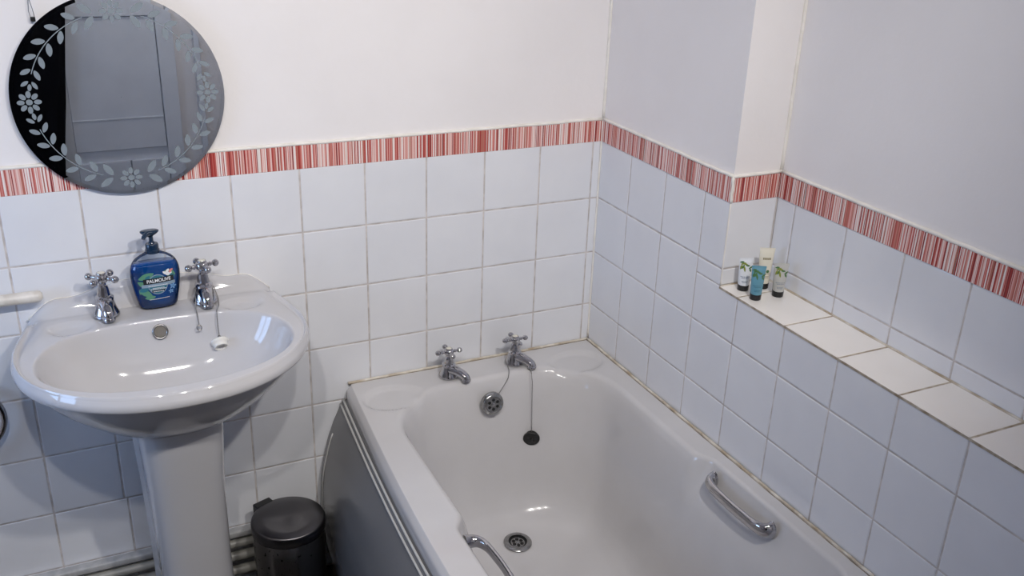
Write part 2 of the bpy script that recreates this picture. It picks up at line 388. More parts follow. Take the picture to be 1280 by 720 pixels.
# grips
for side in (-1, 1):
    gmb = MB(('chrome',)); xw = -.36 + side * (.308 if side < 0 else .300); zg = H - .602; d = -side
    def gp(u, y, z=0): return (xw + d * u, y, zg + z)
    GP = (.0, .042) if side < 0 else (.0, .031); k_ = GP[1] / .052; y_ = .012 if side < 0 else 0
    def gp(u, y, z=0): return (xw + d * (u * k_ if u > .003 else u), y + y_, zg + z)
    path = [gp(.002, -.690), gp(.018, -.691), gp(.034, -.698), gp(.044, -.713), gp(.049, -.735), gp(.052, -.79), gp(.049, -.845), gp(.044, -.867), gp(.034, -.882), gp(.018, -.889), gp(.002, -.890)]
    q_ = 1. if side < 0 else 1.28
    rad = [(a_ * q_, b2_) for a_, b2_ in [(.016, .014), (.014, .0125), (.0125, .0105), (.0115, .0085), (.0108, .0072), (.0108, .0068), (.0108, .0072), (.0115, .0085), (.0125, .0105), (.014, .0125), (.016, .014)]]
    # refine path
    pp, rr = [], []
    for i in range(len(path) - 1):
        for k in range(4):
            t_ = k / 4; a, b2 = Vector(path[i]), Vector(path[i + 1]); m0 = (Vector(path[i + 1]) - Vector(path[max(0, i - 1)])) / 2; m1 = (Vector(path[min(len(path) - 1, i + 2)]) - a) / 2
            h00, h10, h01, h11 = 2 * t_**3 - 3 * t_**2 + 1, t_**3 - 2 * t_**2 + t_, -2 * t_**3 + 3 * t_**2, t_**3 - t_**2
            pp.append(a * h00 + m0 * h10 + b2 * h01 + m1 * h11); rr.append(tuple(rad[i][q] * (1 - t_) + rad[i + 1][q] * t_ for q in (0, 1)))
    pp.append(Vector(path[-1])); rr.append(rad[-1]); gmb.tube(pp, rr, 20, up=(0, 0, 1))
    B_(wsmooth(gmb.build('grip_handle'), 50))
# drain and overflow
def rose(name, parent, mtx, R, holes, hr, ring_r, recess, label=None):
    mb = MB(('chrome_dull', 'hole'))
    mb.lathe([(R, 0), (R, .002), (R - .003, .0045), (R - .009, .0055), (R * .66, .0050)], 40, mtx, False, False)
    mb.lathe([(R * .66, .0050), (R * .65, .002 - recess), (R * .50, .0021 - recess)], 40, mtx, False, False, 1)
    mb.lathe([(R * .50, .0021 - recess), (0.0005, .0022 - recess)], 40, mtx, False, True)
    for k in range(holes):
        a = 2 * PI * k / holes + .3; m2 = mtx @ Matrix.Translation((ring_r * math.cos(a), ring_r * math.sin(a), .0024 - recess))
        mb.lathe([(hr, 0), (hr, .0004)], 14, m2, True, True, 1, False)
    mb.lathe([(.0045, 0), (.0045, .0012), (.003, .002)], 12, mtx @ Matrix.Translation((0, 0, .002 - recess)), False, True)
    o = wsmooth(mb.build(name), 45); o.parent = parent
    return o
o = rose('drain', bath, Matrix.Translation((-.347, -.292, RZ - .3995)) @ Matrix.Rotation(math.radians(3.5), 4, 'X'), .037, 6, .0048, .0115, .0015); o.matrix_parent_inverse = Matrix.Translation((.36, .85, 0))
mo = Matrix.Translation((-.362, -.139, H - .634)) @ Matrix.Rotation(math.radians(83), 4, 'X')
mb = MB(('chrome_dull', 'hole', 'chrome'))
mb.lathe([(.031, -.002), (.031, .006), (.029, .011), (.026, .0135), (.022, .0145), (.0205, .0125), (.0005, .0122)], 40, mo, False, True)
for k in range(6):
    a = 2 * PI * k / 6 + .5; mb.lathe([(.0042, 0), (.0042, .0005)], 14, mo @ Matrix.Translation((.0128 * math.cos(a), .0128 * math.sin(a), .0123)), True, True, 1, False)
mb.lathe([(.005, 0), (.005, .001), (.003, .002)], 12, mo @ Matrix.Translation((0, 0, .0122)), False, True, 2)
o = B_(wsmooth(mb.build('overflow_cover'), 45))

# ------------------------------------------------------------------ basin
BX = -1.1445; BZ = H - .262
basin = thing('pedestal_basin', 'white ceramic wash basin on a pedestal against the tiled wall', 'sink', (BX, -.25, 0))
def S_(o): o.parent = basin; o.matrix_parent_inverse = Matrix.Translation((-BX, .25, 0)); return o
NB = 160
def outline(sc_x=1., front=-.470, back=-.0015, shrink=0.):
    """half outline table of |x| against y, sampled as a closed ring of NB points by angle"""
    pts = []
    yc = -.205
    for j in range(NB):
        a = 2 * PI * j / NB + PI / 2     # start at the back centre
        ca, sa = math.cos(a), math.sin(a)
        if sa <= 0:   # front half, slightly squared ellipse
            e = .93
            x = .2925 * (abs(ca) ** e) * (1 if ca > 0 else -1); y = yc - (yc - front) * (-1) * sa if False else yc + (yc - front) * sa
        else:
            # side tapers toward the wall, then straight back
            th = math.atan2(sa, abs(ca))  # 0 at side, pi/2 at back centre
            if th < .72:
                t_ = th / .72; y = yc + (back - yc) * t_; x = .2925 - .034 * sstep(0, 1, t_) * (.4 + .6 * t_)
            else:
                t_ = (th - .72) / (PI / 2 - .72); y = back; x = .2585 * (1 - t_)
            x *= 1 if ca >= 0 else -1
        x = x * sc_x
        pts.append((x, y))
    if shrink:
        cx, cy = 0, -.21; q = []
        for x, y in pts:
            l = math.hypot(x, y - cy); k = max(0, (l - shrink) / l) if l else 0
            q.append((x * k, min(back, cy + (y - cy) * k)))
        pts = q
    return pts
def bowl(cy, ax, ayf, ayb):
    pts = []
    for j in range(NB):
        a = 2 * PI * j / NB + PI / 2; ca, sa = math.cos(a), math.sin(a)
        x = ax * (abs(ca) ** .92) * (1 if ca > 0 else -1) if abs(ca) > 1e-9 else 0
        if sa > 0: y = cy + ayb * (sa ** 1.0) ; 
        else: y = cy + ayf * sa
        if sa > 0: y = cy + ayb * (1 - (1 - sa) ** 1.35)
        pts.append((x, y))
    return pts
def ztop(u):   # height of the upstand on the wall by |x|, relative to the deck
    return interp([(0, .050), (.06, .048), (.12, .036), (.155, .026), (.175, .024), (.195, .025), (.215, .020), (.235, .004), (.2585, -.018)], abs(u))
def decks(x, y):
    """deck height relative to BZ: upstand near the wall, gentle dishes at the back corners, fall to the rim"""
    z = -.010 * sstep(-.05, -.30, y)
    k = sstep(-.040, -.016, y); zt = ztop(x)
    step = .010 * sstep(-.040, -.031, y) * (1 - sstep(.20, .235, abs(x)))
    z = (z + step) * (1 - k) + zt * k
    if y > -.05 and abs(x) > .235: z = min(z, zt + .0)
    z -= .020 * sstep(.225, .29, abs(x)) * sstep(-.25, -.02, y) * (1 - k)
    for s in (-1, 1):
        d = math.hypot((x - s * .178) / 1.5, y + .108)
        z -= .007 * (1 - sstep(.020, .031, d)) 
    return z
bs = MB(('ceramic',)); L = []
out = outline()
def ring(c, z, f=None): return [(BX + x, y - .0006, BZ + z + (f(x, y) if f else 0)) for x, y in c]
und = [(.125, -.175, .105), (.135, -.150, .16)]
# underside, from the pedestal joint outwards
def mixc(c1, c2, t): return [(a[0] * (1 - t) + b[0] * t, a[1] * (1 - t) + b[1] * t) for a, b in zip(c1, c2)]
foot = [(x * .34, -.185 + (y + .205) * .40) for x, y in out]
lipin = outline(.962, -.454, -.0015)
for t_, z in ((0, -.192), (.12, -.186), (.28, -.171), (.45, -.150), (.62, -.123), (.78, -.094), (.90, -.066), (.97, -.048), (1., -.040)):
    L.append(ring(mixc(foot, lipin, t_), z))
edge = lambda x, y: decks(x, y) if y > -.03 else decks(x, y)
def lip(t): return outline(1 - .040 * t, -.470 + .022 * t, -.0015)
for t_, z in ((.80, -.0335), (.35, -.033), (.10, -.030), (0, -.0245), (0, -.018), (.10, -.0115), (.30, -.006)):
    L.append([(BX + x, y - .0006, BZ + (decks(x, y) + z + .004)) for x, y in lip(t_)])
bi = bowl(-.262, .252, .163, .137)
o1 = lip(.34)
for k in range(0, 23):
    t_ = k / 22; c = mixc(o1, bi, t_)
    L.append([(BX + x, y - .0006, BZ + decks(x, y) + .0045 * math.sin(PI * min(1, t_ * 5)) * (t_ < 1 / 5) - .0012 * math.sin(PI * max(0, min(1, t_ * 5 - 1)))) for x, y in c])
for t_, z in ((.010, -.0015), (.02, -.0045), (.032, -.010), (.05, -.020), (.085, -.038), (.14, -.060), (.22, -.084), (.33, -.106), (.46, -.124), (.60, -.137), (.74, -.145), (.86, -.149), (.93, -.151)):
    c = [(x * (1 - t_), -.262 + (y + .262) * (1 - t_)) for x, y in bi]
    L.append([(BX + x, y - .0006, BZ + decks(x, y) * max(0, 1 - t_ * 12) + (-.0085) * min(1, t_ * 12) + z) for x, y in c])
bs.loops(L, True, False, True); S_(wsmooth(bs.build('basin'), 60))
# pedestal
pd = MB(('ceramic',)); L = []
def psec(hw, yf, yb, z, r=.075):
    pts = []; n = 20
    for i in range(n + 1):
        a = PI + PI * i / n; pts.append((hw * math.copysign(abs(math.cos(a)) ** .62, math.cos(a)), yf + r + r * -abs(math.sin(a)) ** .75))
    out_ = [(-hw - .008, yb)] + [(-hw - .008, yb - .012), (-hw, yb - .02)] + pts + [(hw, yb - .02), (hw + .008, yb - .012), (hw + .008, yb)]
    return [(BX + .003 + .010 * (1 - z / .7) + x, y, z) for x, y in out_]
for z, hw, yf, yb in ((0, .090, -.285, -.07), (.02, .089, -.284, -.07), (.06, .083, -.276, -.07), (.15, .079, -.270, -.07), (.30, .078, -.272, -.07), (.45, .080, -.283, -.07), (.56, .083, -.298, -.07), (.63, .086, -.312, -.07), (.700, .089, -.325, -.07)):
    L.append(psec(hw, yf, yb, z))
pd.loops(L, True, True, True); S_(wsmooth(pd.build('pedestal'), 60))
# overflow ring and waste
mo = Matrix.Translation((BX - .004, -.1335, BZ - .0285)) @ Matrix.Rotation(math.radians(70), 4, 'X')
M['overflow_grey'] = mat('overflow_grey', (.17, .155, .135), .5)
ov = MB(('chrome_dull', 'overflow_grey')); ov.lathe([(.0165, -.004), (.0165, .0035), (.0145, .0045), (.0125, .0035), (.0120, .001)], 28, mo, False, False)
ov.lathe([(.0125, .0010), (.0125, .0014)], 24, mo, True, True, 1, False); S_(ov.build('overflow_ring'))
wa = MB(('chrome_dull', 'hole')); wa.lathe([(.032, 0), (.031, .003), (.022, .003), (.018, -.001), (.0005, -.001)], 32, Matrix.Translation((BX, -.262, BZ - .159)), True, True); S_(wa.build('waste'))
sb = MB(('caulk',)); sb.tube([(BX + x, -.0032, BZ + ztop(x) + .0005) for x in [-.2585 + .517 * i / 50 for i in range(51)]], .002, 6); S_(sb.build('sealant'))

# ------------------------------------------------------------------ taps
def make_tap(name, label, loc, rz, scale, cross, group, spout_len=.062, zs=1.):
    t = thing(name, label, 'tap', loc, rz, group); t.scale = (scale, scale, scale * zs)
    b = MB(('chrome',))
    b.lathe([(.0255, 0), (.0275, .001), (.0278, .005), (.0255, .010), (.0215, .020), (.0188, .030), (.0175, .036)], 32, None, True, True)
    b.lathe([(.0170, .036), (.0192, .037), (.0192, .042), (.0160, .045), (.0135, .047)], 32, None, False, True)
    wsmooth(b.build('tap_body', t), 40)
    s = MB(('chrome',)); l = spout_len
    pts = [(0, -.003, .0245), (0, -.012, .0260), (0, -l * .45, .0255), (0, -l * .65, .0230), (0, -l * .84, .0190), (0, -l * .95, .0145), (0, -l, .0095), (0, -l, .005)]
    s.tube(pts, [.0170, .0170, .0150, .0135, .0128, .0124, .0122, .0122], 20)
    s.lathe([(.0132, 0), (.0132, .006), (.011, .008)], 20, Matrix.Translation((0, -l, .002)), True, True)
    wsmooth(s.build('spout', t), 50)
    n = MB(('chrome',))
    n.lathe([(.0140, .046), (.0135, .048), (.0118, .060), (.0102, .067), (.0074, .070), (.0074, .078)], 12, None, True, True, 0, False); wsmooth(n.build('bonnet', t), 25)
    h = MB(('chrome',)); zc = .085
    h.lathe([(.0090, zc - .010), (.0138, zc - .005), (.0145, zc), (.0132, zc + .006), (.0100, zc + .009)], 24, None, True, True)
    for k in range(4):
        a = cross + k * PI / 2; c_, s2 = math.cos(a), math.sin(a)
        P_ = lambda r: (r * c_, r * s2, zc)
        h.tube([P_(.009), P_(.015), P_(.018), P_(.021), P_(.026)], [.0055, .0042, .0056, .0042, .0036], 12)
        h.ball(P_(.0305), .0080, 16)
    hd = wsmooth(h.build('cross_handle', t), 50)
    c = MB(('cap', 'chrome')); c.lathe([(.0098, zc + .0085), (.0098, zc + .011), (.0085, zc + .0125)], 24, None, True, False, 1); c.lathe([(.0084, zc + .0122), (.006, zc + .0134), (.0005, zc + .0138)], 24, None, True, True, 0)
    o = c.build('index_cap', hd)
    return t
DZ = BZ + .0005
make_tap('basin_tap', 'chrome cross-head tap on basin, left of the blue soap bottle', (-1.247, -.072, DZ + .0012), math.radians(4), 1.0, math.radians(50), 'chrome cross-head taps on the basin', .036)
tapR = make_tap('basin_tap', 'chrome cross-head tap on basin with plug chain draped round it', (-1.042, -.074, DZ + .0012), math.radians(0), 1.0, math.radians(14), 'chrome cross-head taps on the basin', .036)
TBL = (-.452, -.062, RZ + .0012); TBR = (-.261, -.060, RZ + .0012)
make_tap('bath_tap', 'chrome cross-head bath tap without any chain, left of the pair', TBL, math.radians(34), .96, math.radians(-36), 'chrome cross-head taps on the bath', .056, .86)
make_tap('bath_tap', 'chrome cross-head bath tap with a chain looped under its spout', TBR, math.radians(34), .96, math.radians(-36), 'chrome cross-head taps on the bath', .056, .86)

# ------------------------------------------------------------------ plugs and chains
def chain_mb(pts, r=.0013, step=.0030):
    mb = MB(('chain',)); pts = [Vector(p) for p in pts]; d = 0.; seg = []
    for a, b2 in zip(pts, pts[1:]):
        l = (b2 - a).length
        while d <= l: seg.append(a.lerp(b2, d / l)); d += step
        d -= l
    for i, q in enumerate(seg): mb.ball(q, r, 6, 0, (1, 1, 1.3))
    mb.tube(pts, r * .45, 5)
    return mb
def plug(mb, c, R, mtxr, mi):
    m = Matrix.Translation(c) @ mtxr
    mb.lathe([(R * .74, -.010), (R * .80, -.008), (R * .84, .0), (R, .001), (R, .005), (R * .93, .007), (.004, .0075)], 32, m, False, True, mi)
    mb.lathe([(R * .74, -.010), (R * .66, -.010), (R * .64, -.002), (.0005, -.002)], 32, m, False, True, mi)
    mb.lathe([(.0038, .007), (.0034, .011), (.0015, .013)], 12, m, False, True, mi)
# bath plug
tx, ty = TBR[0], TBR[1]
pc = Vector((-.250, -.158, H - .755))
bp_t = thing('bath_plug', 'black rubber plug hanging on a thin chain inside the bath', 'plug', tuple(pc))
mb = MB(('rubber',)); plug(mb, (0, 0, 0), .0225, Matrix.Rotation(math.radians(-26), 4, 'Z') @ Matrix.Rotation(math.radians(101), 4, 'X'), 0); mb.build('stopper', bp_t)
top = Vector((-.248, -.150, RZ + .004))
ptsc = [(-.250, -.158, H - .742), (-.2488, -.153, H - .70), (-.2470, -.146, H - .65), (-.2450, -.139, RZ - .02), (-.2430, -.128, RZ - .002)]
ptsc2 = [(-.2400, -.118, RZ + .0045), (-.2330, -.102, RZ + .005), (-.2330, -.085, RZ + .007), (-.2370, -.070, RZ + .010)]
ptsc3 = [(-.2890, -.062, RZ + .016), (-.2900, -.080, RZ + .006), (-.2935, -.096, RZ + .0035), (-.2990, -.108, RZ + .0), (-.306, -.119, RZ - .006), (-.322, -.130, RZ - .018), (-.350, -.147, H - .612)]
mb = chain_mb(ptsc + ptsc2)
mb2 = chain_mb(ptsc3); mb.add(mb2.v, mb2.f, 0, True)
o = mb.build('chain', bp_t); o.matrix_parent_inverse = Matrix.Translation(-pc)
# basin plug
pc = Vector((-1.031, -.160, BZ - .066))
sp_t = thing('basin_plug', 'white plug on a beaded chain hanging into the wash basin', 'plug', tuple(pc))
mb = MB(('white_plug',)); plug(mb, (0, 0, 0), .0190, Matrix.Rotation(math.radians(-54), 4, 'X') @ Matrix.Rotation(math.radians(-4), 4, 'Y'), 0); mb.build('stopper', sp_t)
cx, cy = -1.042, -.074
drape = [(-1.0305, -.153, BZ - .050), (-1.031, -.151, BZ - .030), (-1.0305, -.148, BZ - .012), (-1.029, -.138, BZ + .003), (-1.021, -.118, BZ + .006), (-1.0175, -.098, BZ + .014), (-1.020, -.078, BZ + .028)]
back_ = [(cx + .0215 * math.cos(a), cy + .0215 * math.sin(a), BZ + .032) for a in [0 + PI * i / 10 for i in range(11)]]
left = [(-1.0645, -.090, BZ + .016), (-1.068, -.108, BZ + .005), (-1.069, -.128, BZ + .002), (-1.0692, -.140, BZ - .010), (-1.0693, -.144, BZ - .020)]
mb = chain_mb(drape + back_ + left, .0015, .0034); o = mb.build('chain', sp_t); o.matrix_parent_inverse = Matrix.Translation(-pc)
rg = MB(('chain',)); rc = Vector((-1.0695, -.1475, BZ - .027)); rg.tube([rc + Vector((.0048 * math.cos(a), 0.0018 * math.sin(a), .0048 * math.sin(a))) for a in [2 * PI * i / 16 for i in range(16)]], .0013, 8, True)
rg.build('end_ring', sp_t).matrix_parent_inverse = Matrix.Translation(-pc)
cl = MB(('chain',)); cl.tube([(-1.0245, -.153, BZ - .060), (-1.0305, -.153, BZ - .047), (-1.0365, -.153, BZ - .060)], .0011, 6); cl.build('clip', sp_t).matrix_parent_inverse = Matrix.Translation(-pc)

# ------------------------------------------------------------------ soap bottle
soap = thing('soap_bottle', 'blue pump bottle of liquid hand soap standing between the basin taps', 'soap bottle', (-1.139, -.060, BZ + .0022), math.radians(3))
SA = [(0, .036), (.004, .0395), (.02, .0435), (.04, .0475), (.06, .0505), (.078, .0515), (.092, .050), (.104, .0455), (.113, .038), (.120, .028), (.1245, .018), (.127, .0125)]
SBt = [(0, .0185), (.004, .0215), (.02, .0225), (.06, .0230), (.09, .0225), (.104, .0205), (.113, .018), (.120, .0155), (.1245, .013), (.127, .0125)]
def smooth_tab(tab, x):   # catmull style smoothing by averaging
    return (interp(tab, x - .003) + interp(tab, x) * 2 + interp(tab, x + .003)) / 4
def sring(z, k=0., n=48):
    a, b_ = smooth_tab(SA, z) - k, smooth_tab(SBt, z) - k; e = .80 if z < .115 else 1
    return [(a * math.copysign(abs(math.cos(t)) ** e, math.cos(t)), b_ * math.copysign(abs(math.sin(t)) ** e, math.sin(t)), z) for t in [2 * PI * i / n for i in range(n)]]
s = MB(('clear',)); L = [[(x * .86, y * .8, 0.0) for x, y, z in sring(0)]] + [sring(z) for z in [.0015 + .1265 * i / 44 for i in range(45)]]
s.loops(L, True, True, False); s.build('bottle', soap)
s = MB(('liquid',)); L = [[(x * .86, y * .8, 0.001) for x, y, z in sring(0, .001)]] + [sring(z, .0011) for z in [.002 + .1 * i / 34 for i in range(35)]]
s.loops(L, True, True, True); s.build('liquid', soap)
s = MB(('navy',))
s.lathe([(.0145, .124), (.0150, .125), (.0150, .131), (.0138, .132), (.0138, .142), (.0125, .1445), (.0075, .1455), (.0062, .148), (.0045, .150), (.0045, .162), (.006, .164)], 32, None, True, True)
col = wsmooth(s.build('collar', soap), 40)
s = MB(('navy',))
# pump head: broad oval top tapering to a short nozzle toward the front left
L = []
for t_, rx, ry, z in ((0, .005, .005, .160), (.1, .009, .008, .1635), (.3, .0155, .0105, .167), (.6, .0190, .0120, .1705), (.85, .0195, .0118, .173), (1, .0170, .0100, .1745), (1.1, .009, .006, .1750)):
    L.append([(rx * math.cos(a) - .002, ry * math.sin(a) - .001, z) for a in [2 * PI * i / 28 for i in range(28)]])
s.loops(L, True, True, True)
s.tube([(-.004, -.004, .169), (-.012, -.014, .1690), (-.017, -.020, .1665), (-.0185, -.022, .1635)], [.0060, .0052, .0046, .0042], 14)
wsmooth(s.build('pump_head', soap), 60)
# printed label, laid on the front of the bottle
def onbottle(u, v, off=.0006):
    a, b_ = smooth_tab(SA, v), smooth_tab(SBt, v); e = .80
    c = max(-.999, min(.999, u / a)); th = math.acos(abs(c) ** (1 / e)); return (u, -(b_ * math.sin(th) ** e) - off, v)
def decal(mb, poly, f, mi, off, nu=1):
    """fan of a polygon mapped on a surface"""
    cx = sum(p[0] for p in poly) / len(poly); cy = sum(p[1] for p in poly) / len(poly)
    rings = 4; n = len(poly); vs = []; fs = []
    for k in range(1, rings + 1):
        for x, y in poly: vs.append(f(cx + (x - cx) * k / rings, cy + (y - cy) * k / rings, off))
    vs.append(f(cx, cy, off))
    for j in range(n): fs.append((n * rings, j, (j + 1) % n))
    for k in range(rings - 1):
        for j in range(n): fs.append((k * n + j, (k + 1) * n + j, (k + 1) * n + (j + 1) % n, k * n + (j + 1) % n))
    mb.add(vs, fs, mi, True)
def ell(cx, cy, a, b_, rot=0, n=20, point=0):
    out_ = []
    for i in range(n):
        t = 2 * PI * i / n; x, y = a * math.cos(t), b_ * math.sin(t) * (1 - point * abs(math.cos(t)) ** 2)
        out_.append((cx + x * math.cos(rot) - y * math.sin(rot), cy + x * math.sin(rot) + y * math.cos(rot)))
    return out_
def rect(x0, x1, y0, y1, sk=0., n=8):
    r = [(x0 + (x1 - x0) * i / n, y0 + sk * i / n) for i in range(n + 1)] + [(x1 - (x1 - x0) * i / n, y1 + sk * (1 - i / n)) for i in range(n + 1)]
    return r
lb = MB(('label_green', 'label_teal', 'label_grey', 'label_black', 'label_white', 'label_pink', 'label_lightblue'))
for cx, cy, a, b_, r_ in ((-.022, .078, .017, .007, .35), (-.030, .060, .012, .006, -.6), (.027, .080, .013, .008, -.5), (-.026, .040, .014, .007, -.5), (-.018, .029, .011, .005, .1), (-.034, .045, .008, .005, 1.2)):
    decal(lb, ell(cx, cy, a, b_, r_, 20, .5), onbottle, 0, .0004)
for cx, cy, a, b_, r_ in ((-.027, .050, .012, .007, .5), (-.020, .074, .008, .004, .8), (.030, .072, .007, .006, .2)):
    decal(lb, ell(cx, cy, a, b_, r_, 20, .5), onbottle, 1, .0006)
decal(lb, ell(0, .058, .0205, .0230, 0, 32), onbottle, 2, .0008)
decal(lb, ell(0, .058, .0190, .0210, 0, 32), onbottle, 1, .0010)
decal(lb, rect(-.033, .036, .0525, .0600, .002), onbottle, 2, .0012)
decal(lb, rect(-.029, .034, .0600, .0725, .002), onbottle, 3, .0014)
decal(lb, rect(-.013, .013, .0405, .0450, .001), onbottle, 3, .0014)
for k, (a, b_, z) in enumerate(((-.020, .020, .0558), (-.012, .013, .0500), (-.016, .017, .0475), (-.011, .011, .0424))):
    n = 9 if k else 12; w_ = (b_ - a) / n
    for i in range(n): decal(lb, rect(a + w_ * (i + .12), a + w_ * (i + .8), z - .0007, z + .0009, 0, 1), onbottle, 4, .0017)
for i in range(14): decal(lb, rect(-.020 + i * .0030, -.0180 + i * .0030, .0235 + i * .0001, .0248 + i * .0001, 0, 1), onbottle, 4, .0012)
for cx, cy, a, b_, r_ in ((.022, .0855, .006, .003, .9), (.017, .082, .006, .003, 2.5), (.025, .0800, .007, .0030, .1), (.021, .079, .006, .003, -.6)):
    decal(lb, ell(cx, cy, a, b_, r_, 14, .4), onbottle, 4, .0015)
decal(lb, ell(.030, .0865, .0045, .0025, .4, 12), onbottle, 5, .0017); decal(lb, ell(.028, .083, .003, .002, .4, 12), onbottle, 5, .0018)
for k in range(5):
    a = 2 * PI * k / 5; decal(lb, ell(.031 + .0042 * math.cos(a), .049 + .0042 * math.sin(a), .0034, .0020, a, 10), onbottle, 6, .0010)
for k in range(5):
    a = 2 * PI * k / 5 + .5; decal(lb, ell(.026 + .0032 * math.cos(a), .038 + .0032 * math.sin(a), .0026, .0015, a, 10), onbottle, 6, .0010)
lbo = lb.build('label', soap, recalc=False)
def text_mesh(name, body, size, f, mname, parent, cx, cy, skew=0., bold=.0, sx=1.):
    cu = bpy.data.curves.new('t', 'FONT'); cu.body = body; cu.size = 1; cu.align_x = 'CENTER'; cu.align_y = 'CENTER'; cu.offset = bold
    ob = bpy.data.objects.new('t', cu); C.objects.link(ob); bpy.context.view_layer.update()
    me = bpy.data.meshes.new_from_object(ob.evaluated_get(bpy.context.evaluated_depsgraph_get())); bpy.data.objects.remove(ob)
    me.name = name; me.materials.clear(); me.materials.append(M[mname])
    bm = bmesh.new(); bm.from_mesh(me); bmesh.ops.triangulate(bm, faces=bm.faces)
    for v in bm.verts: v.co = Vector(f(cx + v.co.x * size * sx, cy + v.co.y * size + v.co.x * size * skew, .0019))
    bm.to_mesh(me); bm.free()
    o = bpy.data.objects.new(name, me); C.objects.link(o); o.parent = parent; return o
text_mesh('brand_lettering', 'PALMOLIVE', .0104, onbottle, 'label_white', lbo, .0025, .0672, .03, .02, .94)

# ------------------------------------------------------------------ travel tubes on the ledge
def tube_thing(label, loc, rz, h, body, leaf, prints, w=.0305, lean=0.):
    t = thing('toiletry_tube', label, 'toiletry tube', loc, rz, 'small toiletry tubes on the ledge')
    if lean: t.rotation_euler = (0, lean, rz)
    ch = .0145; r0 = .0122
    def A(z): k = (z - ch) / (h - ch); return r0 + (w / 2 - r0) * max(0, k) ** .9
    def Bd(z): k = max(0, (z - ch) / (h - ch)); return r0 * (1 - k ** 1.35) + .0009
    c = MB(('black',)); c.lathe([(.0115, 0), (.0122, .001), (.0127, .0135), (.0118, .0145)], 28, None, True, True); wsmooth(c.build('cap', t), 40)
    b = MB((body,)); L = []
    for i in range(17):
        z = ch - .001 + (h - .006 - ch) * i / 16; L.append([(A(z) * math.cos(a), Bd(z) * math.sin(a), z) for a in [2 * PI * j / 32 for j in range(32)]])
    for z in (h - .005, h): L.append([(w / 2 * math.cos(a), .0009 * math.sin(a), z) for a in [2 * PI * j / 32 for j in range(32)]])
    b.loops(L, True, True, True); bo = wsmooth(b.build('tube_body', t), 60)
    def on(u, v, off):
        a, bb = A(v), Bd(v); s_ = max(-.99, min(.99, u / a)); return (u, -bb * math.sqrt(1 - s_ * s_) - off, v)
    d = MB((leaf or 'leaf_olive', prints, 'leaf_green'))
    if leaf:
        zt = h - .012
        for cx, cy, a, r_, k in ((-.006, zt, .006, .4, 0), (-.001, zt - .001, .006, -.3, 0), (-.010, zt - .008, .006, 1.3, 0), (-.003, zt - .011, .0075, -1.35, 0), (-.006, zt - .007, .006, 1.1, 2), (.004, zt - .004, .005, -.1, 2), (-.009, zt + .003, .005, .2, 2), (.011, zt - .008, .0055, .5, 2), (.010, zt - .014, .005, -1.1, 2)):
            decal(d, ell(cx, cy, a, .0021, r_, 14, .6), on, k, .0004)
        rws = [(.034, .010), (.031, .008), (.024, .007), (.0215, .006)]
        for z, l in rws:
            n = 6; ww = 2 * l / n
            for i in range(n): decal(d, rect(-l + ww * (i + .1), -l + ww * (i + .85), z - .0007, z + .0008, 0, 1), on, 1, .0004)
    else:
        d3 = MB((prints,))
        for i in range(5): decal(d3, rect(-.0085 + i * .0036, -.0058 + i * .0036, h - .026, h - .0215, 0, 1), on, 0, .0004)
        d3.build('title_print', bo, recalc=False)
        d2 = MB(('leaf_green',)); decal(d2, ell(.004, h - .052, .0035, .0035), on, 0, .0004); d2.build('emblem', bo, recalc=False)
        for z in (.036, .030, .027):
            for i in range(5): decal(d, rect(-.007 + i * .003, -.0048 + i * .003, z, z + .0013, 0, 1), on, 1, .0004)
    d.build('print', bo, recalc=False)
    return t
ZT = ZL + .0002
tube_thing('white tube with olive leaves and black cap, leftmost of four on ledge', (.036, -.584, ZT), math.radians(-30), .075, 'tube_white', 'leaf_olive', 'print_grey')
tube_thing('translucent blue tube with black cap, standing in front on the ledge', (.029, -.636, ZT), math.radians(-32), .077, 'tube_blue', 'leaf_green', 'print_teal')
tube_thing('tall cream tube with brown print, behind the other tubes in the corner', (.086, -.590, ZT), math.radians(-26), .094, 'tube_cream', None, 'print_brown', .034)
tube_thing('grey translucent tube with leaf print and black cap, rightmost on ledge', (.087, -.640, ZT), math.radians(-28), .076, 'tube_grey', 'leaf_olive', 'print_grey', .033)

# ------------------------------------------------------------------ mirror
MC = Vector((-1.159, -.0125, H + .190)); MR = .2055
mir = thing('round_mirror', 'round frameless mirror with etched flower garland hung above the basin', 'mirror', tuple(MC))
g = MB(('mirror', 'glassedge')); rot = Matrix.Rotation(PI / 2, 4, 'X')
g.lathe([(.0005, 0), (.1985, 0), ], 96, rot, False, False, 0, False)
# scalloped bevel facets
nsc = 44; L0 = [rot @ Vector((.1985 * math.cos(2 * PI * j / 176), .1985 * math.sin(2 * PI * j / 176), 0)) for j in range(176)]
L1 = []
for j in range(176):
    a = 2 * PI * j / 176; k = abs(math.sin(a * nsc / 2)); L1.append(rot @ Vector((MR * math.cos(a), MR * math.sin(a), -.0003)))
g.loops([L0, L1], True, mi=0, sm=False)
L2 = [p + Vector((0, .0028, 0)) for p in L1]; g.loops([L1, L2], True, mi=1, sm=False); g.loops([L2], True, True, False, mi=1, sm=False)
o = g.build('glass', mir, recalc=False)
bk = MB(('black',)); bk.box(-.10, .10, .004, .0115, -.10, .10, 0, .002); bk.build('backing', mir)
et = MB(('etch',))
def emap(u, v, off): return (u, -off, v)
def leaf_e(r, ang, out_, l=.0125):
    # one etched leaf at polar position, on the outer or inner side of the stem
    a = math.radians(ang); cx, cy = r * math.cos(a), r * math.sin(a)
    decal(et, ell(cx, cy, l, l * .46, out_, 18, .25), emap, 0, .0004)
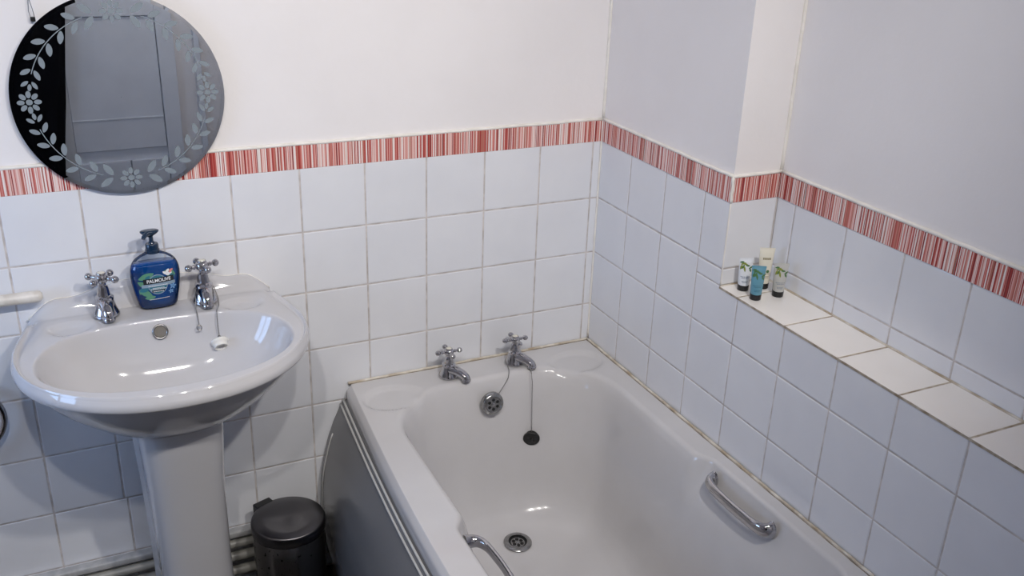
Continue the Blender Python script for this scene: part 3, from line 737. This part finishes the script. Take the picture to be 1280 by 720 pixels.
def flower_e(ang, r=.166, s=1.):
    a = math.radians(ang); cx, cy = r * math.cos(a), r * math.sin(a)
    decal(et, ell(cx, cy, .0062 * s, .0058 * s), emap, 0, .0004)
    for k in range(8):
        b_ = 2 * PI * k / 8 + a; decal(et, ell(cx + .0155 * s * math.cos(b_), cy + .0155 * s * math.sin(b_), .0072 * s, .0048 * s, b_, 16), emap, 0, .0004)
RS = .169
for q in (0, 90, 180, 270): flower_e(q, .171)
for top in (90, -90):
    for sgn in (1, -1):
        def rb_(da): a = math.radians(top + sgn * da); return a, Vector((math.cos(a), math.sin(a))), Vector((-math.sin(a), math.cos(a))) * sgn
        for da, l in ((11.5, .0150), (22.5, .0130), (34.5, .0128), (46.5, .0128), (57.5, .0120), (67.5, .0108), (75.5, .0085)):
            a, ra, ta = rb_(da)     # ta points on toward the side flower
            for so in (1, -1):
                dv = (ta * .72 + ra * so * .70).normalized(); c = ra * (RS + so * .0015) + dv * (l + .0025)
                decal(et, ell(c.x, c.y, l, l * .46, math.atan2(dv.y, dv.x), 18, .25), emap, 0, .0004)
        a, ra, ta = rb_(80.2); decal(et, ell((ra * RS).x, (ra * RS).y, .0070, .0038, math.atan2(ta.y, ta.x), 16, .2), emap, 0, .0004)
        pts = []
        for t in range(19, 72, 2): a, ra, ta = rb_(t); pts.append(ra * RS)
        for p0, p1 in zip(pts, pts[1:]):
            d_ = (p1 - p0).normalized(); n_ = Vector((d_.y, -d_.x)) * .0009
            et.add([(p0.x + n_.x, -.0004, p0.y + n_.y), (p1.x + n_.x, -.0004, p1.y + n_.y), (p1.x - n_.x, -.0004, p1.y - n_.y), (p0.x - n_.x, -.0004, p0.y - n_.y)], [(0, 1, 2, 3)])
et.build('etching', mir, recalc=False)

# ------------------------------------------------------------------ pedal bin
bin_ = thing('pedal_bin', 'small round stainless steel pedal bin between the basin pedestal and bath', 'bin', (-.906, -.137, 0), math.radians(20))
s = MB(('steel_body',)); s.lathe([(.086, .012), (.0865, .014), (.0865, .260), (.085, .262)], 64, None, True, True); wsmooth(s.build('bin_body', bin_), 40)
s = MB(('black',)); s.lathe([(.084, 0), (.085, .002), (.085, .012), (.083, .014)], 48, None, True, True); s.build('base_ring', bin_)
s = MB(('steel',)); s.lathe([(.0890, .264), (.0900, .265), (.0900, .286), (.0885, .2895), (.0855, .2915), (.060, .2932), (.030, .2943), (.0005, .2948)], 72, None, True, True); lid = wsmooth(s.build('lid', bin_), 50)
s = MB(('black',)); s.lathe([(.0880, .262), (.0880, .2645)], 64, None, False, False); s.box(-.036, .012, .080, .104, .212, .292, 0, .003); s.build('hinge_bracket', bin_)
s = MB(('black',)); s.box(-.018, .018, -.118, -.080, .006, .012, 0, .002); s.build('pedal', bin_)

# ------------------------------------------------------------------ left edge: cream rail, towel ring; cord by the mirror
rl = thing('towel_rail', 'cream plastic towel rail on the tiles left of the basin', 'towel rail', (-1.62, 0, H - .214))
s = MB(('cream_rail',)); s.tube([(-.24, -.030, 0), (.246, -.030, 0), (.252, -.030, 0), (.256, -.030, 0)], [.0125, .0125, .0105, .006], 20); wsmooth(s.build('bar', rl), 50)
for x in (-.20, .06):
    s = MB(('cream_rail',)); s.tube([(x, -.0008, -.002), (x, -.026, -.001)], [(.013, .011), (.009, .009)], 14); s.build('bracket', rl)
trg = thing('towel_ring', 'chrome towel ring cut off by the left edge below the cream rail', 'towel ring', (-1.5555, -.022, H - .48))
s = MB(('chrome',)); s.tube([(.077 * math.cos(a), -.010, .077 * math.sin(a)) for a in [2 * PI * i / 64 for i in range(64)]], .0068, 14, True); s.build('ring', trg)
s = MB(('chrome',)); s.tube([(0, .0215, .082), (0, -.002, .082), (0, -.012, .080), (0, -.014, .076)], [.018, .009, .009, .0085], 18); wsmooth(s.build('wall_mount', trg), 50)
cd = thing('hanging_wire', 'thin looped wire with a dark clasp hanging on the plaster left of mirror', 'wire', (-1.3005, -.006, H + .352))
s = MB(('chain',)); s.tube([(-.0035, 0, .0), (-.0055, 0, .012), (-.004, 0, .028), (-.0005, 0, .05), (.0, 0, .09)], .0007, 6); s.tube([(.0035, 0, .0), (.002, 0, .014), (-.001, 0, .03), (-.001, 0, .05)], .0007, 6); s.build('wire', cd)
s = MB(('black',)); s.box(-.0045, .0045, -.003, .003, -.008, .001, 0, .001); s.build('clasp', cd)
s = MB(('black',)); s.lathe([(.003, -.0055), (.003, .003), (.004, .004)], 10, Matrix.Translation((0, 0, .09)) @ Matrix.Rotation(PI / 2, 4, 'X'), True, True); s.build('nail', cd)

# ------------------------------------------------------------------ seen in the mirror: cupboard and black robe on the front wall
cb = thing('built_in_cupboard', 'white painted cupboard on the opposite wall, reflected in the mirror', 'cupboard', (-.95, YF, 0))
s = MB(('wood_white',))
for x0, x1, z0, z1, d in ((-1.26, -1.205, 0, 1.55, .05), (-.815, -.745, 0, 1.55, .05), (-1.26, -.745, 1.14, 1.55, .045), (-1.205, -.815, .50, .55, .012), (-1.205, -.815, 0, .06, .04), (-.66, -.635, 0, 1.9, .05)):
    s.box(x0 + .95, x1 + .95, .001, d, z0 + .001, z1, 0, .003)
s.box(-.2550, .135, .001, .012, .06, 1.14); s.box(-.2550, .135, .012, .020, .498, .552)
s.build('frame', cb)
def cdoor(x0, x1, z0, z1, rail=None):
    d = MB(('wood_white',)); d.box(x0 + .95, x1 + .95, .013, .034, z0, z1, 0, .003)
    if rail: d.box(x0 + .95, x1 + .95, .034, .038, rail, rail + .008, 0, .002)
    o = d.build('door', cb); return
    k = MB(('chrome',)); k.lathe([(.006, 0), (.005, .01), (.012, .018), (.010, .024), (.003, .026)], 16, Matrix.Translation((x1 + .95 - .03, .034, (z0 + z1) / 2)) @ Matrix.Rotation(-PI / 2, 4, 'X')); k.build('knob', o)
cdoor(-1.203, -.817, .552, 1.138, .69); cdoor(-1.203, -.982, .062, .498); cdoor(-.978, -.817, .062, .498)
rb = MB(('robe',)); L = []
for z, hw, dp in ((.32, .15, .10), (.34, .155, .11), (.6, .185, .10), (.8, .215, .10), (1.2, .270, .09), (1.45, .25, .08), (1.58, .14, .06), (1.64, .05, .04), (1.66, .02, .02)):
    L.append([((hw + .010 * math.sin(9 * a + z * 3)) * math.cos(a), (dp * (.55 + .12 * math.sin(11 * a + z * 2))) * math.sin(a), z) for a in [2 * PI * i / 96 for i in range(96)]])
rb.loops(L, True, True, True); rbt = thing('hanging_robe', 'black robe on the opposite wall, a dark shape in the mirror', 'robe', (-1.443, YF + .15, 0)); rb.build('cloth', rbt)
s = MB(('chrome',)); s.tube([(0, -.148, 1.70), (0, -.05, 1.70), (0, .0, 1.685), (0, 0, 1.655)], .005, 10); s.build('hook', rbt)

# ------------------------------------------------------------------ ceiling light
SPOT_W = 34.
LX, LY = -.98, -1.78
fx = thing('ceiling_spotlight_bar', 'ceiling bar with three lit spotlights and an added fill head above the room', 'ceiling light', (LX, LY, ZC))
s = MB(('chrome_dull',)); s.box(-.50, .58, -.022, .022, -.022, -.0005, 0, .004); s.build('bar', fx)
for x, td, pw in ((-.42, 50, 1.), (0, 50, 1.), (.45, 50, 1.9), (.22, -46, .55)):  # last head is an added fill spot, turned to brighten the front wall
    tilt = Matrix.Translation((x, 0, -.085)) @ Matrix.Rotation(math.radians(td), 4, 'X')
    h = MB(('chrome_dull',)); h.lathe([(.014, .045), (.020, .04), (.034, -.02), (.036, -.034), (.033, -.034), (.030, -.02)], 28, tilt, True, False)
    h.tube([(x, 0, -.022), (x, 0, -.05)], .006, 10); ho = wsmooth(h.build('lamp_head', fx), 45)
    g = MB(('bulb',)); g.lathe([(.030, -.0262), (.0300, -.0290), (.0005, -.031)], 28, tilt, True, True); g.build('bulb', ho)
    ld = bpy.data.lights.new('lamp_light', 'SPOT'); ld.energy = SPOT_W * pw; ld.color = (1., .958, .915); ld.spot_size = math.radians(88); ld.spot_blend = 1.; ld.shadow_soft_size = .028
    lo_ = bpy.data.objects.new('lamp_light', ld); C.objects.link(lo_); lo_.parent = ho
    lo_.matrix_local = tilt @ Matrix.Translation((0, 0, -.045))

# ------------------------------------------------------------------ light levels
M['bulb'].node_tree.nodes['Principled BSDF'].inputs['Emission Strength'].default_value = 9.
M['pane'].node_tree.nodes['Principled BSDF'].inputs['Emission Strength'].default_value = 7.5
wd = bpy.data.worlds.new('world'); bpy.context.scene.world = wd; wd.use_nodes = True
wd.node_tree.nodes['Background'].inputs[0].default_value = (.6, .75, 1, 1); wd.node_tree.nodes['Background'].inputs[1].default_value = .5

# ------------------------------------------------------------------ camera
cam = bpy.data.cameras.new('camera'); co = bpy.data.objects.new('camera', cam); C.objects.link(co)
cam.sensor_width = 36.; cam.lens = 1218.2 * 36 / 1280; cam.clip_start = .02
p4, p5, p6 = .404, -.4448, -.0581
R0 = Matrix(((1, 0, 0), (0, 0, -1), (0, 1, 0)))
wv = Vector((.4045, -.4448, -.0581)); ang = wv.length; k = wv.normalized()
RM = Matrix.Rotation(ang, 3, k) @ R0
rx, ry, rz_ = RM[0], RM[1], RM[2]
mt = Matrix(((rx[0], -ry[0], -rz_[0]), (rx[1], -ry[1], -rz_[1]), (rx[2], -ry[2], -rz_[2]))).to_4x4()
mt.translation = Vector((-1.3048, -2.1462, H + .6409)); co.matrix_world = mt
sc = bpy.context.scene; sc.camera = co
sc.view_settings.view_transform = 'Standard'; sc.view_settings.look = 'None'; sc.view_settings.gamma = 1; sc.view_settings.use_curve_mapping = False
sc.view_settings.exposure = 0.
sc.cycles.use_denoising = True; sc.cycles.max_bounces = 10; sc.cycles.diffuse_bounces = 6; sc.cycles.glossy_bounces = 6; sc.cycles.transmission_bounces = 8
sc.cycles.sample_clamp_indirect = 4.; sc.cycles.caustics_reflective = False; sc.cycles.caustics_refractive = False
